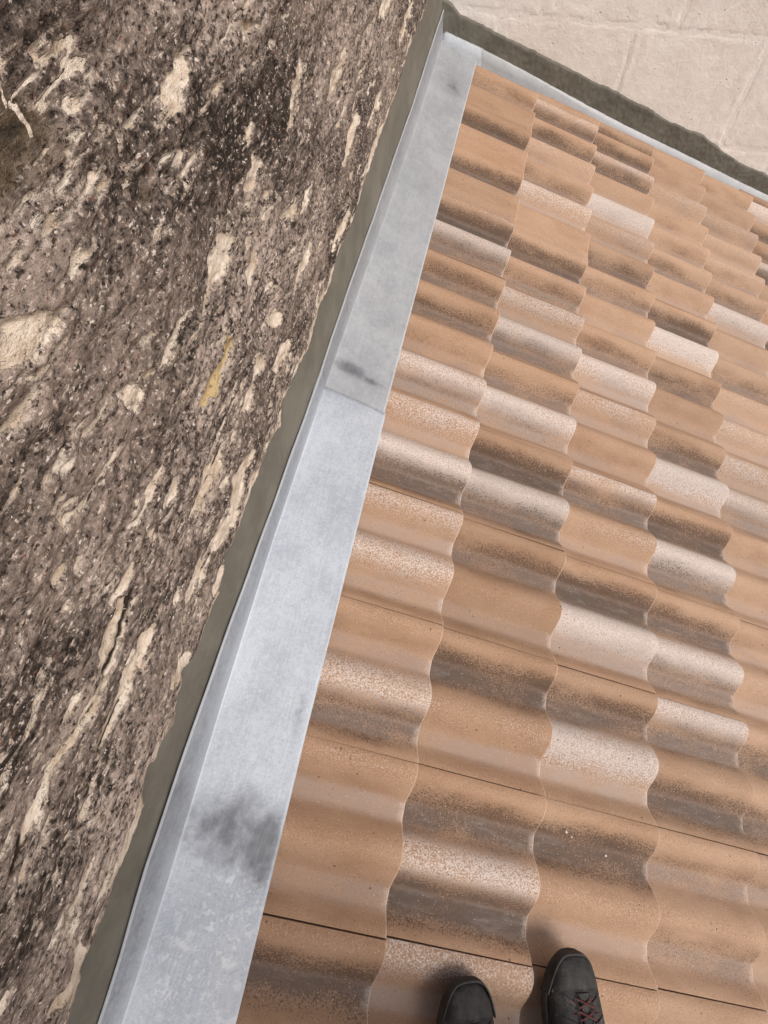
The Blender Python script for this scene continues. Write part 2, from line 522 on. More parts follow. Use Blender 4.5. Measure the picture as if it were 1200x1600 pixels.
# ---------------------------------------------------------------- setting: ground
g = 1500
me = mesh_of('ground', [(-g, -g, 0), (g, -g, 0), (g, g, 0), (-g, g, 0)], [(0, 1, 2, 3)])
o = link('ground', me, M_GROUND, smooth=False)
o.location.z = -4.2
tag(o, 'dry earth ground below the roof', 'ground', kind='structure')

# ---------------------------------------------------------------- left wall: weathered stone face
XA, XB = -0.13159, -0.014673          # wall plane x = XA + XB*y


def wx(y, off=0.0):
    return XA + XB * y + off


EDGE = np.array([(-2.2, .25), (-.6, .262), (-.2, .25), (-0.08,0.258),(-0.048,0.263),(-0.023,0.276),(0.0,0.264),(0.026,0.261),(0.062,0.268),(0.084,0.267),(0.111,0.264),(0.138,0.262),(0.159,0.275),(0.191,0.302),(0.225,0.277),(0.26,0.257),(0.29,0.273),(0.322,0.297),(0.367,0.272),(0.448,0.271),(0.473,0.264),(0.525,0.306),(0.576,0.283),(0.633,0.288),(0.698,0.293),(0.749,0.295),(0.815,0.275),(0.857,0.303),(0.944,0.299),(1.017,0.281),(1.107,0.298),(1.206,0.283),(1.277,0.302),(1.4,0.293),(1.513,0.311),(1.772,0.322),(1.901,0.323),(1.993,0.323),(2.135,0.346),(2.249,0.348),(2.354,0.333),(2.478,0.348), (2.8, .325), (3.3, .33)])
FLAKES = [(((0.618,0.94),(0.619,0.939)),0.0127),(((0.622,0.926),(0.605,0.9)),0.0055),(((0.787,0.835),(0.849,0.844)),0.0095),(((1.061,0.662),(1.189,0.701)),0.0116),(((1.087,0.771),(1.089,0.769)),0.0065),(((0.699,0.859),(0.7,0.827)),0.0029),(((0.673,0.837),(0.673,0.836)),0.0032),(((0.754,0.768),(0.758,0.769)),0.0046),(((0.906,0.679),(0.981,0.678)),0.0086),(((0.737,0.659),(0.848,0.656)),0.0146),(((0.709,0.639),(0.737,0.659)),0.0046),(((0.907,0.598),(0.844,0.576)),0.0094),(((0.99,0.577),(1.091,0.561)),0.0076),(((0.557,0.821),(0.596,0.815)),0.0058),(((0.461,0.825),(0.525,0.817)),0.015),(((0.6,0.671),(0.674,0.671)),0.0075),(((0.572,0.685),(0.6,0.671)),0.0044),(((0.868,0.48),(0.925,0.455)),0.0099),(((0.764,0.464),(0.834,0.455)),0.0102),(((1.024,0.455),(1.114,0.462)),0.0137),(((0.849,0.393),(0.946,0.366)),0.0139),(((1.099,0.381),(1.105,0.382)),0.0125),(((0.529,0.694),(0.563,0.682)),0.0061),(((0.728,0.432),(0.775,0.443)),0.0109),(((0.476,0.738),(0.478,0.738)),0.0036),(((0.483,0.546),(0.558,0.554)),0.0079),(((0.51,0.464),(0.65,0.457)),0.0113),(((0.515,0.353),(0.58,0.333),(0.665,0.359),(0.699,0.358)),0.0142),(((0.347,0.664),(0.371,0.659)),0.0068),(((0.364,0.633),(0.329,0.623)),0.0031),(((0.352,0.566),(0.415,0.568)),0.0075),(((0.458,0.294),(0.509,0.294)),0.0094),(((0.386,0.54),(0.325,0.514),(0.283,0.51),(0.201,0.534)),0.0059),(((0.248,0.557),(0.264,0.551)),0.0058),(((0.37,0.444),(0.308,0.448),(0.27,0.44),(0.206,0.448)),0.0063),(((0.302,0.32),(0.362,0.303)),0.0107),(((0.262,0.511),(0.225,0.522),(0.175,0.527),(0.152,0.524),(0.118,0.529),(0.093,0.529)),0.004),(((0.263,0.435),(0.202,0.443)),0.0058),(((0.191,0.567),(0.212,0.57)),0.0031),(((0.172,0.294),(0.1,0.269),(0.056,0.29)),0.009),(((0.001,0.299),(-0.04,0.275),(-0.069,0.314)),0.0088),(((-0.019,0.439),(-0.002,0.429)),0.0054),
          (((1.30, .60), (1.42, .63)), .012), (((1.36, .47), (1.52, .475)), .012), (((1.5, .72), (1.66, .74)), .013), (((1.62, .40), (1.8, .42)), .012), (((1.75, .56), (1.95, .57)), .014), (((2.0, .42), (2.2, .43)), .012), (((2.2, .55), (2.45, .58)), .014), (((2.35, .4), (2.55, .41)), .012), (((1.25, .345), (1.4, .335)), .012), (((1.6, .33), (1.75, .335)), .01), (((2.6, .5), (2.85, .52)), .014),
          (((.02, .36), (.10, .355)), .006), (((.42, .36), (.5, .372)), .006), (((-.2, .5), (-.05, .505)), .01), (((-.4, .36), (-.25, .35)), .012), (((.3, .76), (.36, .765)), .009), (((.05, .66), (.12, .668)), .009)]
CRACKS = [((.389, .517), (.326, .489), (.283, .486), (.199, .511), (.12, .505), (.089, .506), (.0, .50)), ((1.11, .545), (1.0, .556), (.93, .55)), ((.66, .432), (.516, .44)), ((.27, .418), (.2, .422), (.13, .41))]


def seg_dist(Y, Z, pts, sy=1.0):
    d = np.full(Y.shape, 9.0)
    for (a, b) in zip(pts[:-1], pts[1:]):
        ax, az = a
        bx, bz = b
        vx, vz = bx - ax, bz - az
        L = vx * vx + vz * vz + 1e-12
        tt = np.clip(((Y - ax) * vx + (Z - az) * vz) / L, 0, 1)
        d = np.minimum(d, np.hypot(Y - ax - tt * vx, Z - az - tt * vz))
    return d


def build_left_wall():
    ys = np.concatenate([np.linspace(-2.6, -.32, 60)[:-1], np.arange(-.32, 1.35, .0026), np.arange(1.35, 3.12, .0055)])
    zs = np.concatenate([np.linspace(-.15, .2, 12)[:-1], np.arange(.2, 1.0, .0026), np.linspace(1.0, 2.6, 70)])
    Y, Z = np.meshgrid(ys, zs)
    # domain warp gives ragged outlines
    wy = Y + .016 * fbm(Y * 18, Z * 22, 3, 4)
    wz = Z + .011 * fbm(Y * 18 + 9, Z * 22 + 4, 5, 4)
    e0 = np.interp(wy, EDGE[:, 0], EDGE[:, 1]) + .004 * fbm(Y * 40, Z * 0 + 1.3, 8, 3)
    e = Z - e0
    d = .018 + .011 * fbm(Y * 3.0, Z * 6, 21, 3) + .0036 * fbm(Y * 9, Z * 26, 22, 4) + .0020 * fbm(Y * 30, Z * 62, 23, 4) + .0010 * fbm(Y * 110, Z * 150, 24, 2)
    # bedding ridges along the wall
    rdg = 1 - np.abs(fbm(Y * 5 + 2, Z * 26 + 1, 31, 4))
    d += .005 * (rdg - .6)
    flake = np.zeros(Y.shape)
    for pts, w in FLAKES:
        w = w * 1.15
        m = (Y > min(p[0] for p in pts) - .12) & (Y < max(p[0] for p in pts) + .12) & (Z > min(p[1] for p in pts) - .1) & (Z < max(p[1] for p in pts) + .1)
        kw = .45 if len(pts) > 2 else 1.0
        ds = seg_dist(Y[m] + kw * (wy - Y)[m], Z[m] + kw * (wz - Z)[m], pts)
        if len(pts) > 2: w *= 1.4
        if abs(pts[0][0] - pts[-1][0]) < .02:
            w *= .6
            pts = ((pts[0][0] - .016, pts[0][1] - .002), (pts[0][0] + .016, pts[0][1] + .003))
        ya, yb = min(p[0] for p in pts), max(p[0] for p in pts)
        w = w * (1.12 - .75 * np.clip(np.abs(2 * (Y[m] - ya) / max(yb - ya, .02) - 1), 0, 1.08) ** 2.5 * (yb - ya > .02))
        flake[m] = np.maximum(flake[m], np.clip(1.35 - .85 * ds / w, 0, 1.2))
    # pale rim of the crust beside the mortar
    rimw = .011 + .026 * np.clip(fbm(Y * 9, Y * 0 + 7.7, 41, 3) + .15, 0, 1)
    flake = np.maximum(flake, np.clip(1.2 - e / rimw, 0, 1.0) * (e > -.02))
    # scattered small flakes
    sc = fbm(Y * 11, Z * 40, 55, 4)
    flake = np.maximum(flake, sstep(.40, .95, sc) * .8)
    sc2 = 1 - np.abs(fbm(Y * 4.5 + 7, Z * 30 + 2, 57, 4)) * 5
    sc3 = 1 - np.abs(fbm(Y * 5.5 + 3, Z * 34 + 6, 66, 4)) * 4.2
    flake = np.maximum(flake, np.clip(sc3, 0, 1) * .95 * np.exp(-np.clip(e, 0, 1) / .14) * sstep(-.35, .1, fbm(Y * 6, Z * 12, 67, 3)))
    flake = np.maximum(flake, np.clip(sc2, 0, 1) * .8 * sstep(-.2, .25, fbm(Y * 4, Z * 9, 58, 3)))
    yel = np.clip(1.55 - seg_dist(wy, wz, ((.636, .553), (.752, .565))) / .012 + .5 * fbm(Y * 26, Z * 90, 91, 3), 0, 1)
    flake = np.maximum(flake, yel)
    hol = np.clip(1.3 - np.hypot((wy - .585) / .062, (wz - .905) / .036), 0, 1)
    hol = np.maximum(hol, np.clip(1.2 - np.hypot((wy - .70) / .03, (wz - .80) / .022), 0, 1) * .6)
    hol = np.maximum(hol, np.clip(1.3 - seg_dist(wy, wz, ((.37, .545), (.30, .515))) / .010, 0, 1))
    hol = np.maximum(hol, np.clip(1.2 - seg_dist(wy, wz, ((.14, .43), (.10, .44))) / .012, 0, 1) * .5)
    d -= .0055 * sstep(.35, .75, flake)
    d -= .016 * hol
    crack = np.zeros(Y.shape)
    for pts in CRACKS:
        crack = np.maximum(crack, np.exp(-(seg_dist(Y * .6 + wy * .4, Z * .6 + wz * .4 - .018, pts) / .0026) ** 2))
    d -= .005 * crack
    # pits
    for _ in range(420):
        py, pz, pr = rng.uniform(-.3, 1.6), rng.uniform(.25, 1.0), rng.uniform(.004, .011)
        m0, m1 = np.searchsorted(ys, (py - 2 * pr, py + 2 * pr))
        n0, n1 = np.searchsorted(zs, (pz - 2 * pr, pz + 2 * pr))
        q = np.hypot((Y[n0:n1, m0:m1] - py) / 1.4, Z[n0:n1, m0:m1] - pz) / pr
        d[n0:n1, m0:m1] -= pr * .55 * np.exp(-q ** 3)
    d += .003 * np.exp(-np.clip(e, 0, 1) / .018) - .004 * np.exp(-np.clip(e, 0, 1) / .05)
    kk = sstep(0, .07, e)
    d = np.maximum(.021 + (d - .020) * (.35 + .65 * kk), .008)
    d = -.035 + (d + .035) * sstep(-.006, .004, e)
    P = np.stack([wx(Y, 0) + d, Y, Z], -1)
    # wall top and back
    top = np.stack([wx(ys, -.45), ys, np.full(ys.shape, 2.6)], -1)[None]
    bot = np.stack([wx(ys, -.45), ys, np.full(ys.shape, -4.2)], -1)[None]
    P = np.concatenate([P, top, bot], 0)
    pad = lambda a: np.concatenate([a, np.zeros((2, a.shape[1]))], 0)
    me = grid_mesh('weathered_stone_wall', P, {'flake': pad(flake), 'yellow': pad(yel), 'hollow': pad(hol), 'crack': pad(crack)})
    o = link('weathered_stone_wall', me, M_WALL)
    tag(o, 'rough dark weathered stone wall with pale flaked streaks on the left', 'wall')
    # mortar band in the chase above the flashing
    ys2 = np.linspace(-2.6, 3.12, 900)
    zt = np.linspace(0, 1, 34)
    T, Y2 = np.meshgrid(zt, ys2, indexing='ij')
    topz = np.interp(ys2, EDGE[:, 0], EDGE[:, 1]) + .03
    Z2 = .02 + (topz[None] - .02) * T
    off = .0012 * fbm(Y2 * 10, Z2 * 14, 61, 4) + .0008 * fbm(Y2 * 50, Z2 * 50, 62, 3) + .004 * sstep(.12, .06, Z2 - .05)
    P2 = np.stack([wx(Y2, 0) + off, Y2, Z2], -1)
    link('mortar_band', grid_mesh('mortar_band', P2), M_MORT, o)
    return o


left_wall = build_left_wall()

# ---------------------------------------------------------------- far wall: pale limestone blocks
FA = math.radians(8)
FX0, FY0 = -0.14, 3.0
FC, FS = math.cos(FA), math.sin(FA)


def fw(a, z, off=0.0):
    """far wall: along, height, proud towards the camera"""
    return (FX0 + a * FC + off * FS, FY0 + a * FS - off * FC, z)


def fwA(A, Z, O):
    return np.stack([FX0 + A * FC + O * FS, FY0 + A * FS - O * FC, Z], -1)


def build_far_wall():
    me = bpy.data.meshes.new('limestone_wall')
    bm = bmesh.new()
    a0, a1, z0, z1 = -.6, 4.2, -4.2, 2.6
    vs = [bm.verts.new(fw(a, z, off)) for off in (-.0012, -.35) for (a, z) in ((a0, z0), (a1, z0), (a1, z1), (a0, z1))]
    for f in ((0, 1, 2, 3), (7, 6, 5, 4), (0, 4, 5, 1), (1, 5, 6, 2), (2, 6, 7, 3), (3, 7, 4, 0)):
        bm.faces.new([vs[i] for i in f])
    bm.to_mesh(me)
    bm.free()
    wall = link('limestone_wall', me, M_LIME, smooth=False)
    tag(wall, 'pale cream limestone block wall closing the far end of the roof', 'wall')
    hj = .128
    slope = -.045
    H = .40
    starts = {0: (.915, .56), -1: (.745, .545), -2: (.45, .55), 1: (.64, .55), 2: (.9, .55), 3: (.66, .55), 4: (.9, .55), 5: (.6, .55), -3: (.7, .55), -4: (.4, .55), -5: (.7, .55)}
    for c in range(-5, 6):
        st, w = starts[c]
        n = math.ceil((st + .5) / w)
        a = st - n * w
        while a < 4.1:
            b = a + w
            za, zb = hj + c * H, hj + (c + 1) * H
            na, nz = 44, 32
            gpx = .004
            ta, tz = np.linspace(0, 1, na), np.linspace(0, 1, nz)
            ta = .5 - .5 * np.cos(np.pi * ta)
            tz = .5 - .5 * np.cos(np.pi * tz)
            TA, TZ = np.meshgrid(ta, tz)
            A = a + gpx + (w - 2 * gpx) * TA
            Zz = za + gpx + (H - 2 * gpx) * TZ
            Zw = Zz + slope * (A - .5) * 1.0
            A = A + .003 * fbm(Zz * 9, A * 9, 70, 3) - .06 * (Zz - hj) * (1 if c < 0 else .3)
            Zw = Zw + .0025 * fbm(A * 9 + 3, Zz * 9, 73, 3)
            ed = np.minimum(np.minimum(TA, 1 - TA) * w, np.minimum(TZ, 1 - TZ) * H)
            off = -.0016 + .0016 * sstep(0, .014, ed + .004 * fbm(A * 30, Zz * 30, 75, 3)) + .0016 * fbm(A * 7, Zz * 7, 76 + c, 4) + .0013 * fbm(A * 45, Zz * 45, 79, 3)
            me = grid_mesh('stone_block', fwA(A, Zw, off))
            link('stone_block', me, M_LIME, wall)
            a = b
    FE = np.array([(-.2, .235), (-.01, .174), (.041, .137), (.179, .087), (.32, .043), (.451, 0), (.618, -.058), (.782, -.111), (.808, -.122), (.942, -.171), (1.047, -.213), (1.215, -.259), (1.294, -.296), (1.42, -.361), (1.606, -.418), (2.4, -.69), (4.1, -1.27)])
    aa = np.linspace(-.06, 4.0, 1000)
    tt = np.linspace(0, 1, 26)
    T, A = np.meshgrid(tt, aa, indexing='ij')
    top = np.interp(aa, FE[:, 0], FE[:, 1]) + .004 * fbm(aa * 14, aa * 0 + .5, 81, 3) + .0012 * perlin(aa * 70, aa * 0 + 2.5, 83)
    bot = -math.tan(PITCH) * (FX0 + aa * FC) - .06
    Z = bot[None] + (top - bot)[None] * T
    off = -.006 + .0135 * sstep(1.0, .955, T) + .0022 * fbm(A * 14, Z * 20, 84, 4) + .0012 * fbm(A * 60, Z * 60, 85, 3)
    link('mortar_band', grid_mesh('mortar_band', fwA(A, Z, off)), M_MORT, wall)
    return wall


far_wall = build_far_wall()

# ---------------------------------------------------------------- tiled roof
GAUGE, COVER, ROLL, PERIOD = 0.299, 0.300, 0.038, 0.150
LEN, DROP, THICK = 0.352, 0.0195, 0.0140
roof = empty('tiled_roof', (0, 0, 0), (0, PITCH, 0))
tag(roof, 'sloping roof of double roll tiles in mottled orange, brown and white', 'roof')


def profile(s, wide=False):
    """height of the tile surface (0 at crest) at distance s from its side joint"""
    best = -ROLL
    for c in (.019, .169, .319, -.131):
        q = abs(s - c) / .060
        if q < 1:
            k = .5 + .5 * math.cos(math.pi * q)
            k = k ** .62
            best = max(best, -ROLL + ROLL * k)
    if wide and .019 < s < .169:
        m = 1 - abs(s - .094) / .075
        best = max(best, -.0065 * min(1, m * 2.2))
    return best


def tile_mesh(s0, s1, wide=False):
    n = max(8, int((s1 - s0) / .0068))
    ss = [s0 + (s1 - s0) * i / n for i in range(n + 1)]
    xs = [(0.0, -.0060), (-.0012, -.0022), (-.0042, -.0003), (-.03, 0), (-.15, 0), (-LEN, 0)]
    ring = []
    for (x, dz) in [(0.0, -THICK)] + xs:
        row = []
        for i, s in enumerate(ss):
            z = profile(s, wide) + dz + x * (DROP / GAUGE)
            if i in (0, n): z -= .0016
            row.append((x, -s, z))
        ring.append(row)
    verts, faces = [], []
    for row in ring: verts += row
    w = n + 1
    for r in range(len(ring) - 1):
        for i in range(n):
            faces.append((r * w + i, r * w + i + 1, (r + 1) * w + i + 1, (r + 1) * w + i))
    # side skirts
    for i in (0, n):
        base = len(verts)
        for r in range(1, len(ring)):
            x, y, z = ring[r][i]
            verts.append((x, y, z - THICK))
        for r in range(1, len(ring) - 1):
            a, b = r * w + i, (r + 1) * w + i
            c, d = base + r, base + r - 1
            faces.append((a, b, c, d) if i == 0 else (d, c, b, a))
    me = mesh_of('roof_tile', verts, [tuple(reversed(f)) for f in faces])
    bmn = bmesh.new()
    bmn.from_mesh(me)
    bmesh.ops.recalc_face_normals(bmn, faces=bmn.faces)
    up = sum(f.normal.z * f.calc_area() for f in bmn.faces)
    if up < 0:
        bmesh.ops.reverse_faces(bmn, faces=bmn.faces)
    bmn.to_mesh(me)
    bmn.free()
    me.shade_smooth()
    me.set_sharp_from_angle(angle=math.radians(42))
    me.materials.append(M_TILE)
    return me


_cache = {}


def get_tile(s0, s1, wide=False):
    k = (round(s0, 3), round(s1, 3), wide)
    if k not in _cache:
        _cache[k] = tile_mesh(s0, s1, wide)
    return _cache[k]


# pigment of single tiles seen in the picture: (white 1, dark 1, white 2, dark 2, hue)
PIG = {
    (0, 1): (.1, .85, 0, .7, .2), (1, 1): (.15, .3, 0, .35, .3), (2, 1): (.1, .35, .6, .75, .35), (3, 1): (.4, .3, .55, .4, .35), (4, 1): (.5, .2, .95, .9, .3), (5, 1): (.1, .45, .65, .5, .35), (6, 1): (.15, .7, .1, .75, .35),
    (0, 2): (.45, .3, .2, .3, .35), (1, 2): (0, .85, .6, .95, .3), (2, 2): (.05, .95, .2, .15, .3), (3, 2): (0, .65, 0, .25, .3), (4, 2): (0, .95, .95, .75, .35), (5, 2): (.05, .65, .8, .5, .4), (6, 2): (.55, .3, .85, .7, .45),
    (0, 3): (.1, .2, .2, .4, .4), (1, 3): (0, 1.0, .1, .05, .5), (2, 3): (0, .8, .85, .1, .5), (3, 3): (0, 1.0, 1.1, .45, .45), (4, 3): (.5, .75, .25, .25, .45), (5, 3): (.4, .3, 0, .3, .5), (6, 3): (0, .6, .75, .3, .5), (7, 3): (0, .6, 0, .1, .7), (8, 3): (.35, .3, 0, .75, .7), (9, 3): (.1, .05, 1.15, .3, .7), (10, 3): (.1, .85, .45, .9, .6), (11, 3): (.3, .3, .1, .4, .6),
    (0, 4): (0, .3, .1, .3, .6), (1, 4): (.05, .5, .1, .55, .6), (2, 4): (.75, .7, 0, .85, .6), (3, 4): (0, .8, .8, .65, .55), (4, 4): (0, 1.0, 1.1, .7, .55), (5, 4): (0, .75, 1.15, .1, .6), (6, 4): (0, .7, 0, .25, .6), (7, 4): (0, .95, 1.15, .2, .65), (8, 4): (.2, .6, .1, .3, .7), (9, 4): (.1, .4, .2, .5, .7), (10, 4): (0, .15, .35, .2, .75), (11, 4): (.1, .3, .25, .25, .75),
    (1, 5): (.2, .4, .1, .3, .7), (2, 5): (.2, .85, .1, .8, .7), (3, 5): (0, .3, .2, .2, .7), (4, 5): (0, .3, .1, .2, .7), (5, 5): (.5, .1, .7, .5, .75), (6, 5): (.3, .2, .4, .2, .8), (7, 5): (.1, .3, .2, .6, .75), (8, 5): (.2, .6, .95, .4, .75), (9, 5): (.3, .3, .3, .5, .75), (10, 5): (.1, .3, .3, .3, .75),
    ('h', 1, 0): (.75, .65, 0, 0, .5), ('w', 1, 0): (.1, .0, .25, 1.0, .45), ('w', 1, 1): (.1, 0, 0, .95, .45), ('w', 1, 2): (0, 0, 0, 1.0, .45), ('h', 1, 1): (.1, .55, 0, 0, .45),
    ('h', 2, 0): (.2, .6, 0, 0, .5), ('w', 2, 0): (.05, .0, .2, .95, .6),
}


def add_tile(me, v, u, pig, wide=False):
    o = bpy.data.objects.new('roof_tile', me)
    COL.objects.link(o)
    o.parent = roof
    o.location = (v + random.uniform(-.0018, .0018), u + random.uniform(-.0006, .0006), random.uniform(-.0012, .0008))
    o.rotation_euler = (random.uniform(-.004, .004), random.uniform(-.003, .003), random.uniform(-.004, .004))
    for k, val in zip(('white_one', 'dark_one', 'white_two', 'dark_two', 'hue'), pig):
        o[k] = float(val)
    o['pan_one'] = 0.0 if wide else 1.0
    return o


def rnd_pig():
    def w():
        return random.choice((0, 0, .1, .3, .5, .8, 1.0))
    def d():
        return random.choice((.1, .3, .4, .6, .8, 1.0))
    return (w(), d(), w(), d(), random.uniform(.3, .8))


GAP = .0017
for k in range(1, 13):
    v = k * GAUGE + {1: -.004, 2: .006, 3: .006, 4: .0}.get(k, 0)
    u_wall = FY0 + ((v - .12) * CP - FX0) * math.tan(FA) - .038
    runs = []                                   # (u at far joint, s0, s1, wide, pigment)
    for j in range(-5, 13):
        pig = PIG.get((j, k), None) or rnd_pig()
        uf = j * COVER
        if k == 1 and uf > 1.81: continue
        if k == 2 and uf > 1.81: continue
        runs.append((uf, 0, COVER, False, pig))
    if k == 1:
        runs.append((1.954, 0, .154, False, PIG[('h', 1, 0)]))
        for q in range(3):
            runs.append((1.954 + .2965 * (q + 1), 0, .2965, True, PIG[('w', 1, q)]))
        runs.append((1.954 + .2965 * 3 + .15, 0, .15, False, PIG[('h', 1, 1)]))
    if k == 2:
        runs.append((1.952, 0, .152, False, PIG[('h', 2, 0)]))
        runs.append((2.252, 0, COVER, True, PIG[('w', 2, 0)]))
        for q, pg in enumerate(((.1, .6, .55, .25, .6), (0, .85, .35, .3, .6), (0, .9, .5, .9, .5), (0, .5, .2, .8, .5))):
            runs.append((2.252 + COVER * (q + 1), 0, COVER, False, pg))
    last = -9.0
    for (uf, s0, s1, wide, pig) in runs:
        if uf > u_wall + .004:
            # whole rolls up to the wall flashing only
            n_half = int((u_wall - (uf - s1)) / .15 + .03)
            if n_half < 1: continue
            s0 = s1 - .15 * n_half
            if wide: s0 = 0
        last = max(last, uf - s0)
        add_tile(get_tile(s0 + GAP * .5, s1 - GAP * .5, wide), v, uf, pig, wide)
    r = u_wall - last
    if r > .035:
        # cut strip of tile closing the course against the wall flashing
        o = add_tile(get_tile(0, r + .012), v, u_wall, (.12, random.choice((.2, .5, .8)), .1, .5, random.uniform(.4, .75)))
        o.location.z += .0035

me = bpy.data.meshes.new('roof_deck')
bm = bmesh.new()
bmesh.ops.create_cube(bm, size=1)
bmesh.ops.transform(bm, matrix=Matrix.Translation((1.75, .95, -.115)) @ Matrix.Diagonal((3.66, 5.2, .1, 1)), verts=bm.verts)
bm.to_mesh(me)
bm.free()
link('roof_deck', me, M_DECK, roof, smooth=False)

me = bpy.data.meshes.new('house_wall')
bm = bmesh.new()
bmesh.ops.create_cube(bm, size=1)
bmesh.ops.transform(bm, matrix=Matrix.Translation((3.0, .75, -2.85)) @ Matrix.Diagonal((.25, 5.0, 2.7, 1)), verts=bm.verts)
bm.to_mesh(me)
bm.free()
o = link('house_wall', me, M_RENDER, smooth=False)
tag(o, 'rendered house wall below the eaves of the tiled roof', 'wall')

# ---------------------------------------------------------------- zinc flashing along the left wall
FOLD = np.array([(-1.2, -.105), (-.161, -.117), (.022, -.121), (.313, -.134), (.652, -.145), (1.094, -.150), (1.85, -.150), (2.4, -.157), (2.963, -.170), (3.1, -.172)])
EDG = np.array([(-1.2, .075), (-.143, .054), (-.006, .050), (.296, .040), (.591, .033), (1.09, .021), (2.175, .006), (2.958, -.006), (3.1, -.008)])
ZTOP = np.array([(-1.2, .110), (-.141, .110), (-.058, .117), (.06, .138), (.159, .143), (.3, .147), (.463, .144), (.71, .130), (1.097, .122), (1.512, .126), (1.857, .124), (2.283, .122), (2.96, .146), (3.1, .15)])


def flashing(name, u0, u1, lift, widen, seed, round_fold):
    us = np.arange(u0, u1 + .001, .012)
    rows = []
    sm_rows, ox_rows, ed_rows = [], [], []
    for u in us:
        vf = np.interp(u, FOLD[:, 0], FOLD[:, 1])
        ve = np.interp(u, EDG[:, 0], EDG[:, 1]) + widen
        zt = np.interp(u, ZTOP[:, 0], ZTOP[:, 1]) + .0018 * math.sin(u * 9 + seed) + .0012 * math.sin(u * 31 + seed)
        wob = .0012 * math.sin(u * 6.3 + seed) + .0006 * math.sin(u * 17 + 2 * seed)
        prof = []
        nE, nF = -.0095 + lift, .0005 + lift
        pe = rw(ve, u, nE - .010)
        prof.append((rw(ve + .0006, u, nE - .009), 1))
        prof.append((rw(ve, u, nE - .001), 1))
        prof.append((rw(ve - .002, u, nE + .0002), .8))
        for q in np.linspace(.03, .97, 22):
            vv = ve + (vf - ve) * q
            dn = wob * math.sin(q * math.pi) * 2.4 + .0016 * float(fbm(np.array([u * 3.0]), np.array([q * 2.2]), seed + 90, 2)[0])
            prof.append((rw(vv, u, nE + (nF - nE) * q + dn), 0))
        F = rw(vf, u, nF)
        xw = wx(u, .0075 + lift * .5)
        x1 = F.x
        rf = round_fold
        zf = F.z
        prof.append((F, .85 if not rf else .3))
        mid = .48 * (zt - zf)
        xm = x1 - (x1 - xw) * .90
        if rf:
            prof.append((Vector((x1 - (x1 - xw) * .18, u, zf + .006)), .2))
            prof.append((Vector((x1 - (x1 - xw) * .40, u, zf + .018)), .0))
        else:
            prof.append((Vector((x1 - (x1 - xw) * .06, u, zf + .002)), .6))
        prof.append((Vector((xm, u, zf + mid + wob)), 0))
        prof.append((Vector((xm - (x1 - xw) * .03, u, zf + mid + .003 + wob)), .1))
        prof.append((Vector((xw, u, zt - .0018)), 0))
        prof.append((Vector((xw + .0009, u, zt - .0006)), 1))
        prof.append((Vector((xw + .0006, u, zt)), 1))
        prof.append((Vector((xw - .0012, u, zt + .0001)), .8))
        prof.append((Vector((xw - .006, u, zt - .012)), 0))
        rows.append([tuple(p[0]) for p in prof])
        ed_rows.append([p[1] for p in prof])
        sr, xr = [], []
        for p in prof:
            w_ = p[0]
            vv = w_.x * CP - w_.z * SP
            s_ = 0
            for (su, sv, ru, rv, am) in ((.120, -.045, .075, .13, .75), (.105, .018, .07, .05, 1.05), (.06, .03, .05, .03, .7), (1.195, -.10, .028, .06, 1.0), (1.185, -.04, .016, .05, .7), (2.70, -.07, .10, .08, .55), (.16, -.16, .10, .03, .5), (.33, .02, .06, .016, .5), (2.05, -.06, .14, .05, .25)):
                s_ = max(s_, am * max(0, 1.25 - math.hypot((u - su) / ru, (vv - sv) / rv)))
            if len(sr) >= len(prof) - 7: s_ = max(s_, .34)  # darker reflection of the upper upstand band, painted into the colour
            sr.append(min(1, s_))
            xr.append(.25 + .75 * math.exp(-((u - .0) / .10) ** 2 - ((vv - .0) / .06) ** 2) + .5 * math.exp(-((u + .1) / .1) ** 2))
        sm_rows.append(sr)
        ox_rows.append(xr)
    P = np.array(rows).transpose(1, 0, 2)
    A = lambda r: np.array(r).T
    me = grid_mesh(name, P, {'smudge_shade': A(sm_rows), 'oxide': A(ox_rows), 'edge': A(ed_rows)}, flip=True)
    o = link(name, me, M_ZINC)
    mod = o.modifiers.new('thickness', 'SOLIDIFY')
    mod.thickness = .0012
    mod.offset = -1
    me.set_sharp_from_angle(angle=math.radians(28))
    return o


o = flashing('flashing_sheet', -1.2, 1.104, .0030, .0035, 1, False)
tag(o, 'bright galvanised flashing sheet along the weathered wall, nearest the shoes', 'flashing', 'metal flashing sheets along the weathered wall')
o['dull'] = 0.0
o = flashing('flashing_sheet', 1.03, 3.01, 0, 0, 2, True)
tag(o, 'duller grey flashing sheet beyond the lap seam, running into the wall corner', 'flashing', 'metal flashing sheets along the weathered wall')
o['dull'] = 0.6


